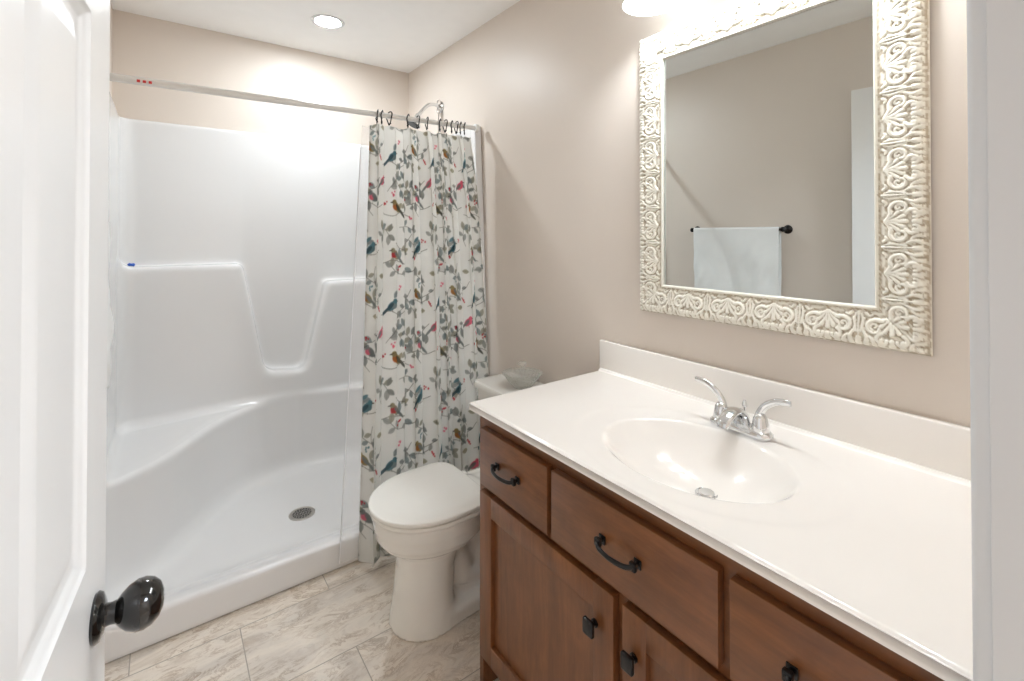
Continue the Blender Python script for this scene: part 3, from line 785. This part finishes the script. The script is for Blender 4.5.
def shaker(y0, y1, z0, z1):
    bm = bmesh.new(); w_ = 0.058
    add_box(bm, FX, VX-0.0005, y0, y0+w_, z0, z1, bev=0.0015); add_box(bm, FX, VX-0.0005, y1-w_, y1, z0, z1, bev=0.0015)
    add_box(bm, FX+.0002, VX-0.0005, y0+w_-.001, y1-w_+.001, z1-w_, z1, bev=0.0015); add_box(bm, FX+.0002, VX-0.0005, y0+w_-.001, y1-w_+.001, z0, z0+w_, bev=0.0015)
    add_box(bm, FX+0.013, VX-0.002, y0+w_-0.002, y1-w_+0.002, z0+w_-0.002, z1-w_+0.002)
    return rel(bm_obj('door', bm, M['wood_v'], auto=30), van)
d = shaker(0.671, 1.184, 0.118, 0.598); knob(0.722, 0.512, d)
d = shaker(0.132, 0.647, 0.118, 0.598); knob(0.617, 0.512, d)

# sink top: one moulded piece with an oval bowl
SX, SY, SA, SB, SD = 0.990, 0.640, 0.172, 0.222, 0.112
cx0, cx1, cy0, cy1 = 0.747, XR-0.002, YE+0.002, 1.2285
gx = np.linspace(cx0, cx1, 290); gy = np.linspace(cy0, cy1, 520)
GX, GY = np.meshgrid(gx, gy, indexing='ij')
def top_h(GX, GY):
    r = np.sqrt(((GX-SX)/SA)**2+((GY-SY)/SB)**2)
    # bowl: steep soft rim then round bottom, deepest toward the back
    t = np.clip(1-r, 0, 1); 
    q = np.clip(r, 0, 1)
    depth = SD*(1-q**2.6)**1.05
    # deepest toward the splash: the drain sits behind the middle
    rr2 = np.sqrt(((GX-SX-0.050)/SA)**2+((GY-SY+0.008)/SB)**2)
    f_ = (1-np.clip(r, 0, 1.6)**3.0)/0.035
    depth = SD*0.035*np.logaddexp(0, f_)*(1-0.30*np.clip(rr2, 0, 1.2)**2)
    z = CT - depth
    roll = np.exp(-((r-1.0)/0.045)**2)*0.0016
    # shallow wet deck around the bowl
    r2 = np.sqrt(((GX-(SX+0.012))/(SA+0.060))**2+((GY-SY)/(SB+0.085))**2)
    deck = 0.0012/(1+np.exp((r2-1)/0.018))
    e = np.minimum(np.minimum(GX-cx0, 99), cy1-GY); rnd = 0.005*(np.clip(1-e/0.008, 0, 1))**2
    # fillet up to the splash
    cove = 0.010*np.clip(1-(cx1-0.020-GX)/0.012, 0, 1)**2*(GX < cx1-0.019)
    return z - deck*1.0 + roll*0 - rnd + cove + 0.0
GZ = top_h(GX, GY)
V = np.stack([GX, GY, GZ], -1).reshape(-1, 3); nx_, ny_ = GX.shape
F = grid_faces(nx_, ny_)[:, ::-1]
# skirt edges + underside
edge = [i*ny_ for i in range(nx_)] + [(nx_-1)*ny_+j for j in range(1, ny_)] + [i*ny_+ny_-1 for i in range(nx_-2, -1, -1)] + [j for j in range(ny_-2, 0, -1)]
ev = V[edge].copy(); ev[:, 2] = CT-0.0225; n0 = len(V); V = np.concatenate([V, ev])
ne = len(edge); sk = np.array([(edge[i], edge[(i+1) % ne], n0+(i+1) % ne, n0+i) for i in range(ne)])
ctop = empty('countertop', (1.05, 0.66, CT), 'glossy off-white one-piece countertop with oval basin and low backsplash', 'countertop')
rel(mesh_obj('sink_top', V, np.concatenate([F, sk]), M['counter']), ctop)
bm = bmesh.new(); add_box(bm, XR-0.022, XR-0.002, cy0, cy1, CT-0.001, 0.957, bev=0.004, seg=3)
rel(bm_obj('backsplash', bm, M['counter'], auto=40), ctop)
DRX, DRY = SX+0.050, SY-0.008
zd = float(top_h(np.array([[DRX]]), np.array([[DRY]]))[0, 0])
rel(lathe_obj('drain', [(0, 0.004), (0.017, 0.005), (0.0185, 0.003), (0.0185, 0.001), (0.021, 0.001), (0.024, 0.003), (0.0255, 0.0015), (0.026, -0.003), (0, -0.003)], M['chrome'], loc=(DRX, DRY, zd+0.001)), ctop)
# overflow slot

# faucet
FXC, FYC, FZ = 1.204, 0.636, CT-0.0008
fau = empty('faucet', (FXC, FYC, FZ), 'chrome two-handle centerset faucet behind the oval basin', 'faucet')
def stadium(L, W, n=16, sx=0, sy=0, z=0):
    P = []
    for k in range(n+1): a = k*PI/n; P.append((sx+W*math.cos(a), sy+L+W*math.sin(a), z))
    for k in range(n+1): a = PI+k*PI/n; P.append((sx+W*math.cos(a), sy-L+W*math.sin(a), z))
    return P
levels = [(0.052, 0.0265, 0), (0.053, 0.0275, 0.003), (0.053, 0.0270, 0.010), (0.050, 0.0240, 0.016), (0.044, 0.018, 0.0205), (0.038, 0.010, 0.0225)]
bm = bmesh.new(); rings = []
for L, W, z in levels: rings.append([bm.verts.new(p) for p in stadium(L, W, 16, FXC, FYC, FZ+z)])
m = len(rings[0])
for j in range(len(rings)-1):
    for i in range(m): k = (i+1) % m; bm.faces.new((rings[j][i], rings[j][k], rings[j+1][k], rings[j+1][i]))
bm.faces.new(rings[0][::-1]); bm.faces.new(rings[-1])
rel(bm_obj('base', bm, M['chrome'], auto=50), fau)
# spout: low wide arch
P = spline([(FXC+0.010, FYC, FZ+0.010), (FXC+0.0, FYC, FZ+0.040), (FXC-0.026, FYC, FZ+0.055), (FXC-0.056, FYC, FZ+0.052), (FXC-0.080, FYC, FZ+0.038), (FXC-0.086, FYC, FZ+0.026)], 6)
n = len(P); fl = [(0.0125-0.0045*(i/(n-1)), 0.024-0.009*(i/(n-1))) for i in range(n)]
rel(tube('spout', P, None, M['chrome'], n=20, flat=fl, auto=60), fau)
def lever(y, s_):
    bm = bmesh.new()
    bell = [(0.0215, 0.012), (0.0215, 0.018), (0.0195, 0.030), (0.0165, 0.046), (0.012, 0.056), (0.0, 0.060)]
    Vl, Fl = lathe(bell, 28); bv = [bm.verts.new((FXC+a, y+b, FZ+c)) for a, b, c in Vl]
    for f in Fl: bm.faces.new([bv[i] for i in f])
    P = spline([(FXC+0.000, y-s_*0.008, FZ+0.036), (FXC+0.002, y-s_*0.002, FZ+0.058), (FXC+0.0, y+s_*0.012, FZ+0.080), (FXC-0.002, y+s_*0.036, FZ+0.097), (FXC-0.004, y+s_*0.058, FZ+0.103), (FXC-0.004, y+s_*0.074, FZ+0.103)], 6)
    n = len(P); fl = [(0.0095-0.0055*(i/(n-1)), 0.0105-0.0035*(i/(n-1))) for i in range(n)]
    tube_bm(bm, P, None, 14, flat=fl)
    return rel(bm_obj('lever_handle', bm, M['chrome'], auto=60), fau)
lever(FYC+0.051, 1); lever(FYC-0.051, -1)
lr = bmesh.new(); tube_bm(lr, [(FXC+0.022, FYC, FZ+0.008), (FXC+0.022, FYC, FZ+0.060)], 0.0028, 10)
tube_bm(lr, [(FXC+0.022, FYC, FZ+0.070), (FXC+0.022, FYC, FZ+0.061), (FXC+0.022, FYC, FZ+0.058), (FXC+0.022, FYC, FZ+0.073)], [0.004, 0.0068, 0.0068, 0.003], 14)
rel(bm_obj('lift_rod', lr, M['chrome'], auto=50), fau)

# ================================================================== MIRROR
MY0, MY1, MZ0, MZ1, FW = 0.281, 1.044, 1.089, 2.020, 0.098
mir = empty('wall_mirror', (XR-0.01, 0.66, MZ0), 'large rectangular mirror in an ornate carved cream frame above the sink', 'mirror')
# carved motif on a tile: u in 0..1 along the run, v 0..1 from the inner to the outer edge
PER = 0.120; TN, TV = 260, 200
U, Vv = np.meshgrid((np.arange(TN)+.5)/TN, (np.arange(TV)+.5)/TV); UX = (U-0.5)*PER; VX_ = Vv*FW
rel_h = np.zeros_like(UX)
def ridge(poly, w0, w1, h, mirror=True):
    global rel_h
    poly = np.array(spline([(a, b, 0) for a, b in poly], 8))[:, :2]; n = len(poly)
    for sgn in ((1, -1) if mirror else (1,)):
        for i in range(n-1):
            a = poly[i]*[sgn, 1]; b = poly[i+1]*[sgn, 1]; t0 = i/(n-1); wv = w0+(w1-w0)*t0
            ab = b-a; L2 = (ab**2).sum()+1e-12
            for off in (-PER, 0, PER):
                dx = UX-off-a[0]; dy = VX_-a[1]; t = np.clip((dx*ab[0]+dy*ab[1])/L2, 0, 1)
                d = np.hypot(dx-t*ab[0], dy-t*ab[1]); r = np.clip(1-(d/wv)**2, 0, 1)
                rel_h = np.maximum(rel_h, h*np.sqrt(r))
mm = 0.001
def sp(cx, cy, r0, r1, a0, a1, n=9):
    return [((cx+(r0+(r1-r0)*i/(n-1))*math.cos(a0+(a1-a0)*i/(n-1)))*mm, (cy+(r0+(r1-r0)*i/(n-1))*math.sin(a0+(a1-a0)*i/(n-1)))*mm) for i in range(n)]
# palmette: lobes fanning from the inner edge
for ang, L in ((90, 40), (70, 38), (50, 33), (30, 26)):
    a = math.radians(ang); ridge([(2*mm*math.cos(a), 20*mm), (math.cos(a+.12)*L*0.5*mm, (20+math.sin(a+.12)*L*0.5)*mm), (math.cos(a)*L*mm*0.95, (20+math.sin(a)*L)*mm)], 0.0018, 0.0056, 0.0050)
# large C scrolls curling in at both ends, with a smaller scroll inside
ridge(sp(29, 50, 21, 6, math.radians(-125), math.radians(175)), 0.0052, 0.0030, 0.0060)
ridge(sp(31, 47, 9, 2, math.radians(60), math.radians(-250)), 0.0034, 0.0030, 0.0046)
ridge(sp(14, 74, 15, 5, math.radians(-70), math.radians(170)), 0.0050, 0.0038, 0.0056)
ridge([(47*mm, 18*mm), (41*mm, 24*mm), (36*mm, 22*mm)], 0.0036, 0.0026, 0.0044)
ridge([(50*mm, 60*mm), (44*mm, 74*mm), (47*mm, 88*mm)], 0.0030, 0.0062, 0.0056)
ridge([(40*mm, 70*mm), (33*mm, 78*mm), (31*mm, 88*mm)], 0.0030, 0.0058, 0.0052)
# dart between the palmettes, a leaf either side of its stem
ridge([(60*mm, 16*mm), (60*mm, 40*mm), (60*mm, 82*mm)], 0.0034, 0.0014, 0.0062)
ridge([(55*mm, 20*mm), (52.5*mm, 38*mm), (56*mm, 60*mm)], 0.0024, 0.0040, 0.0046)
ridge([(50*mm, 30*mm), (53*mm, 46*mm), (51*mm, 58*mm)], 0.0022, 0.0030, 0.0040)
for cx in (0, 19, 60):
    ridge([(cx*mm, 76*mm), (cx*mm, 86*mm)], 0.0060, 0.0076, 0.0056)
def tile_sample(u, v):
    a = (u % 1)*TN-.5; b = np.clip(v, 0, 0.9999)*TV-.5; i0 = np.floor(a).astype(int); j0 = np.floor(b).astype(int); fa = a-i0; fb = b-j0
    g = lambda j, i: rel_h[np.clip(j, 0, TV-1), i % TN]
    return g(j0, i0)*(1-fa)*(1-fb)+g(j0, i0+1)*fa*(1-fb)+g(j0+1, i0)*(1-fa)*fb+g(j0+1, i0+1)*fa*fb
def base_prof(v):
    return np.interp(v, [0, .010, .03, .060, .085, .105, .135, .30, .55, .74, .82, .90, .945, .955, .985, 1.0],
                     [.013, .019, .0225, .0225, .019, .0165, .0175, .0195, .0235, .0265, .0255, .0215, .0155, .0125, .0115, .004])
VV, QQ, CC = [], [], []; base_i = 0
Wf, Hf = MY1-MY0, MZ1-MZ0
for side in range(4):
    L = Wf if side % 2 == 0 else Hf
    ns = int(L/0.0017); nw = 62
    v = np.linspace(0, 1, nw)
    Vg, Sg = np.meshgrid(v, np.linspace(0, 1, ns), indexing='ij')
    ins = (1-Vg)*FW; S = ins+(L-2*ins)*Sg
    per = (L)/round(L/PER); u = (S-L/2)/per + 0.5 + (0.5 if round(L/PER) % 2 == 0 else 0)
    d_end = np.minimum(S, L-S)-0  # distance from the corner along the run
    miter = np.clip((d_end-ins)/0.004, 0, 1)
    rh = tile_sample(u, Vg)*np.clip((Vg-.115)/.03, 0, 1)*np.clip((.955-Vg)/.02, 0, 1)
    # little beads on the inner lip
    bead = 0.0007*(0.5+0.5*np.cos(S/0.0060*2*PI))*np.exp(-((Vg-.092)/.012)**2)
    fade = 0.55+0.45*miter
    Hh = base_prof(Vg) + rh*0.92*fade + bead
    Hh = Hh*1.0 + 0.008*np.clip(Vg/0.05, 0, 1)*0
    if side == 0: Yc = MY0+S; Zc = MZ0+FW*0+ins
    elif side == 1: Yc = MY1-ins; Zc = MZ0+S
    elif side == 2: Yc = MY1-S; Zc = MZ1-ins
    else: Yc = MY0+ins; Zc = MZ1-S
    VV.append(np.stack([XR-0.003-Hh, Yc, Zc], -1).reshape(-1, 3))
    QQ.append(grid_faces(nw, ns)+base_i); base_i += nw*ns
    # antique glaze settled in the low places of the carving
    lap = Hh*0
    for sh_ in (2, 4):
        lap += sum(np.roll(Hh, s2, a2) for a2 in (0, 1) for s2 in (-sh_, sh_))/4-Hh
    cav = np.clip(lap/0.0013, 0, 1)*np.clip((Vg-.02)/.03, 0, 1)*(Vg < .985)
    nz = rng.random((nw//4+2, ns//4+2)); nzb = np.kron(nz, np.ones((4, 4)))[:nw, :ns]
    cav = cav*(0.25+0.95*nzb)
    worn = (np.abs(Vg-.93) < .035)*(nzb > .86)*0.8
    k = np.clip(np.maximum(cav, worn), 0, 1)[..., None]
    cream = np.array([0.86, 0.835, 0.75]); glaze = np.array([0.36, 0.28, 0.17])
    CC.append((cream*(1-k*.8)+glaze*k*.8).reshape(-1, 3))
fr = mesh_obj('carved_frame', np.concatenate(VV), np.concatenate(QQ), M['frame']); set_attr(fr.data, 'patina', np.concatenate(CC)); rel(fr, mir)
gy0, gy1, gz0, gz1 = MY0+FW-.004, MY1-FW+.004, MZ0+FW-.004, MZ1-FW+.004
rel(box('mirror_glass', (XR-0.0145, XR-0.008, gy0, gy1, gz0, gz1), M['mirror'], bev=0), mir)
rel(box('backing', (XR-0.008, XR-0.002, MY0+0.012, MY1-0.012, MZ0+0.012, MZ1-0.012), M['print'], bev=0), mir)

# ================================================================== VANITY LIGHT
vl = empty('vanity_light', (XR, 0.66, 2.19), 'three-shade vanity light with lit white glass shades above the mirror', 'wall light')
rel(box('backplate', (XR-0.022, XR-0.001, 0.36, 0.96, 2.165, 2.235), M['chrome'], bev=0.006, seg=3), vl)
LX, LZ = 1.195, 2.055
for yy in (0.902, 0.655, 0.408):
    rel(tube('arm', spline([(XR-0.02, yy, 2.19), (XR-0.06, yy, 2.20), (LX+0.02, yy, 2.195), (LX, yy, 2.15)], 6), 0.007, M['chrome']), vl)
    sd = rel(lathe_obj('shade', [(0.022, 0.135), (0.032, 0.128), (0.044, 0.10), (0.058, 0.055), (0.074, 0.014), (0.086, 0.0), (0.083, 0.0), (0.071, 0.014), (0.055, 0.055), (0.041, 0.098), (0.022, 0.120)], M['shade'], loc=(LX, yy, LZ)), vl)
    sk_ = lathe_obj('bulb', [(0, 0.030), (0.014, 0.033), (0.024, 0.046), (0.026, 0.06), (0.020, 0.078), (0.013, 0.095), (0, 0.1)], M['bulb'], loc=(LX, yy, LZ)); rel(sk_, vl)
    rel(lathe_obj('socket', [(0, 0.115), (0.026, 0.115), (0.026, 0.135), (0.012, 0.142), (0, 0.142)], M['chrome'], loc=(LX, yy, LZ)), vl)

# ================================================================== RECESSED LIGHT
rc = empty('recessed_light', (0.675, 2.50, HC), 'round lit recessed light in the ceiling over the shower', 'ceiling light')
rel(lathe_obj('trim_ring', [(0.060, -0.002), (0.064, -0.005), (0.078, -0.004), (0.081, -0.0005), (0.060, -0.0005)], M['trim'], loc=(0.675, 2.50, HC)), rc)
rel(lathe_obj('lens', [(0, -0.0045), (0.040, -0.0042), (0.060, -0.002), (0.060, -0.0008), (0, -0.0008)], M['lens'], loc=(0.675, 2.50, HC)), rc)

# ================================================================== TOWEL BAR AND TOWEL (left wall, seen in the mirror)
BX, BZ = XL+0.062, 1.378
tb = empty('towel_bar', (XL, 1.52, BZ), 'dark metal towel bar on the left wall, seen in the mirror', 'towel bar')
rel(tube('bar', [(BX, 1.212, BZ), (BX, 1.786, BZ)], 0.008, M['black'], n=16), tb)
for yy in (1.219, 1.779):
    p = lathe_obj('bracket', [(0, 0), (0.024, 0), (0.025, 0.004), (0.018, 0.009), (0.010, 0.014), (0.009, 0.05), (0.013, 0.054), (0.014, 0.066), (0.008, 0.072), (0, 0.073)], M['black'], loc=(XL+0.0005, yy, BZ), rot=Matrix.Rotation(PI/2, 3, 'Y')); rel(p, tb)
ns, nl = 120, 160
TP = np.zeros((nl, ns, 3)); yy = np.linspace(1.236, 1.760, ns)
Ltot = 0.86; r = 0.0125
for j in range(nl):
    d = j/(nl-1)*Ltot - 0.40
    if d < -r*PI/2: x = BX-r; z = BZ+(d+r*PI/2)
    elif d > r*PI/2: x = BX+r; z = BZ-(d-r*PI/2)
    else: a = d/r; x = BX+r*math.sin(a); z = BZ+r*math.cos(a)
    dn = max(0, abs(d)-0.03)
    wv = 0.006*np.sin(yy*23+1)*min(1, dn*4) + 0.004*np.sin(yy*51+dn*9)*min(1, dn*4)+0.004*np.sin(dn*26+yy*17)*min(1, dn*5)*np.sin(yy*9+2)+0.003*np.sin(yy*70-dn*40)*min(1, dn*4)*np.clip(np.sin(yy*14+dn*8), 0, 1)
    TP[j, :, 0] = np.clip(x + (wv+0.004)*(1 if d > 0 else -0.6), XL+0.006, 9); TP[j, :, 1] = yy + 0.03*dn*(yy-1.52)*0; TP[j, :, 2] = z + 0.004*np.sin(yy*15)*min(1, dn*3)
tw_ = mesh_obj('towel', TP.reshape(-1, 3), grid_faces(nl, ns), M['towel'])
sm = tw_.modifiers.new('thickness', 'SOLIDIFY'); sm.thickness = 0.004; sm.offset = 0
tag(tw_, 'white towel folded over the dark towel bar, seen in the mirror', 'towel')

# ================================================================== DOOR
hinge = Vector((-0.130, 0.098, 0)); ddir = Vector((0.071, 0.788, 0)).normalized(); dn_ = Vector((ddir.y, -ddir.x, 0))
DL, DT, DZ0, DZ1 = 0.772, 0.035, 0.012, 2.052
doorE = empty('door_1', hinge); struct(doorE, 'white six-panel door standing open at the left with a black knob', 'door')
ang = math.atan2(ddir.y, ddir.x); doorE.rotation_euler = (0, 0, ang)   # local +x runs from hinge to free edge, -y faces the room
# local coordinates: x along door, y: 0 = visible face (toward room side, local -y), +DT behind
def panel_height(X, Z):
    """recess depth (positive inwards) of a six-panel face"""
    d = np.zeros_like(X)
    cols = [(0.110, 0.330), (0.442, 0.662)]
    rows = [(0.20, 0.765), (0.952, 1.62), (1.735, 1.945)]
    for a, b in cols:
        for c, e in rows:
            t = np.minimum(np.minimum(X-a, b-X), np.minimum(Z-c, e-Z))
            dd = np.interp(t, [0, 0.003, 0.009, 0.013, 0.020, 0.026, 0.052], [0, 0.0035, 0.0062, 0.0092, 0.0100, 0.0098, 0.0030])
            d = np.where(t > 0, dd, d)
    return d
def axis_samples(edges, lo, hi):
    s = {lo, hi}
    for a, b in edges:
        for k in np.concatenate([np.linspace(0, 0.028, 15), np.linspace(0.03, 0.056, 6)]): s.add(a+k); s.add(b-k)
        s.add(a-0.001); s.add(b+0.001)
    return np.array(sorted(s))
ax_ = axis_samples([(0.110, 0.330), (0.442, 0.662)], 0, DL); az_ = axis_samples([(0.20, 0.765), (0.952, 1.62), (1.735, 1.945)], DZ0, DZ1)
GX, GZ = np.meshgrid(ax_, az_, indexing='ij'); PH = panel_height(GX, GZ)
n1, n2 = GX.shape
A = np.stack([GX, PH, GZ], -1).reshape(-1, 3); B = np.stack([GX, DT-PH, GZ], -1).reshape(-1, 3)
Fa = grid_faces(n1, n2)[:, ::-1]; Fb = grid_faces(n1, n2)+len(A)
edge = [i*n2 for i in range(n1)] + [(n1-1)*n2+j for j in range(1, n2)] + [i*n2+n2-1 for i in range(n1-2, -1, -1)] + [j for j in range(n2-2, 0, -1)]
ne = len(edge); sk = np.array([(edge[i], edge[i]+len(A), edge[(i+1) % ne]+len(A), edge[(i+1) % ne]) for i in range(ne)])
dl_ = mesh_obj('door_leaf', np.concatenate([A, B]), np.concatenate([Fa, Fb, sk]), M['door'], doorE)
dl_.data.set_sharp_from_angle(angle=math.radians(40))
# knobs on both faces
KX, KZ = DL-0.066, 0.864
egg_p = [(0.0, 0.066)]
for k in range(1, 15):
    a = k/15*PI; egg_p.append((0.0285*math.sin(a)**0.92, 0.0435+0.0225*math.cos(a) ))
prof = [(0.0, 0.0), (0.031, 0.0), (0.0325, 0.003), (0.030, 0.007), (0.022, 0.010), (0.0125, 0.012), (0.0115, 0.018), (0.014, 0.022)] 
body = [(0.0, 0.070), (0.010, 0.069), (0.019, 0.0655), (0.0255, 0.059), (0.0285, 0.051), (0.0280, 0.043), (0.0245, 0.035), (0.019, 0.029), (0.013, 0.0245)]
for sgn in (1, -1):
    Rk = Matrix.Rotation(PI/2*sgn, 3, 'X')
    yb = 0 if sgn == 1 else DT
    k = lathe_obj('knob_rose', [(0, 0), (0.028, 0.0), (0.0295, 0.003), (0.027, 0.007), (0.020, 0.010), (0.013, 0.012), (0, 0.012)], M['knobblack'], doorE, loc=(KX, yb, KZ), rot=Rk)
    k.location = (0, 0, 0)
    lathe_obj('door_knob', [(0, 0.011), (0.0135, 0.011), (0.0125, 0.017), (0.0135, 0.022)] + [(r_*1.06, 0.0225+(h_-0.0245)*1.10) for r_, h_ in body[::-1][1:]] , M['knobblack'], doorE, loc=(KX, yb, KZ), rot=Rk, ry=1.0)
box('latch_plate', (DL-0.0005, DL+0.0012, DT/2-0.0125, DT/2+0.0125, KZ-0.028, KZ+0.028), M['black'], doorE, bev=0.0005)
for hz in (0.25, 1.05, 1.82):
    tube('hinge', [(-0.004, DT+0.002, hz-0.045), (-0.004, DT+0.002, hz+0.045)], 0.006, M['black'], doorE)
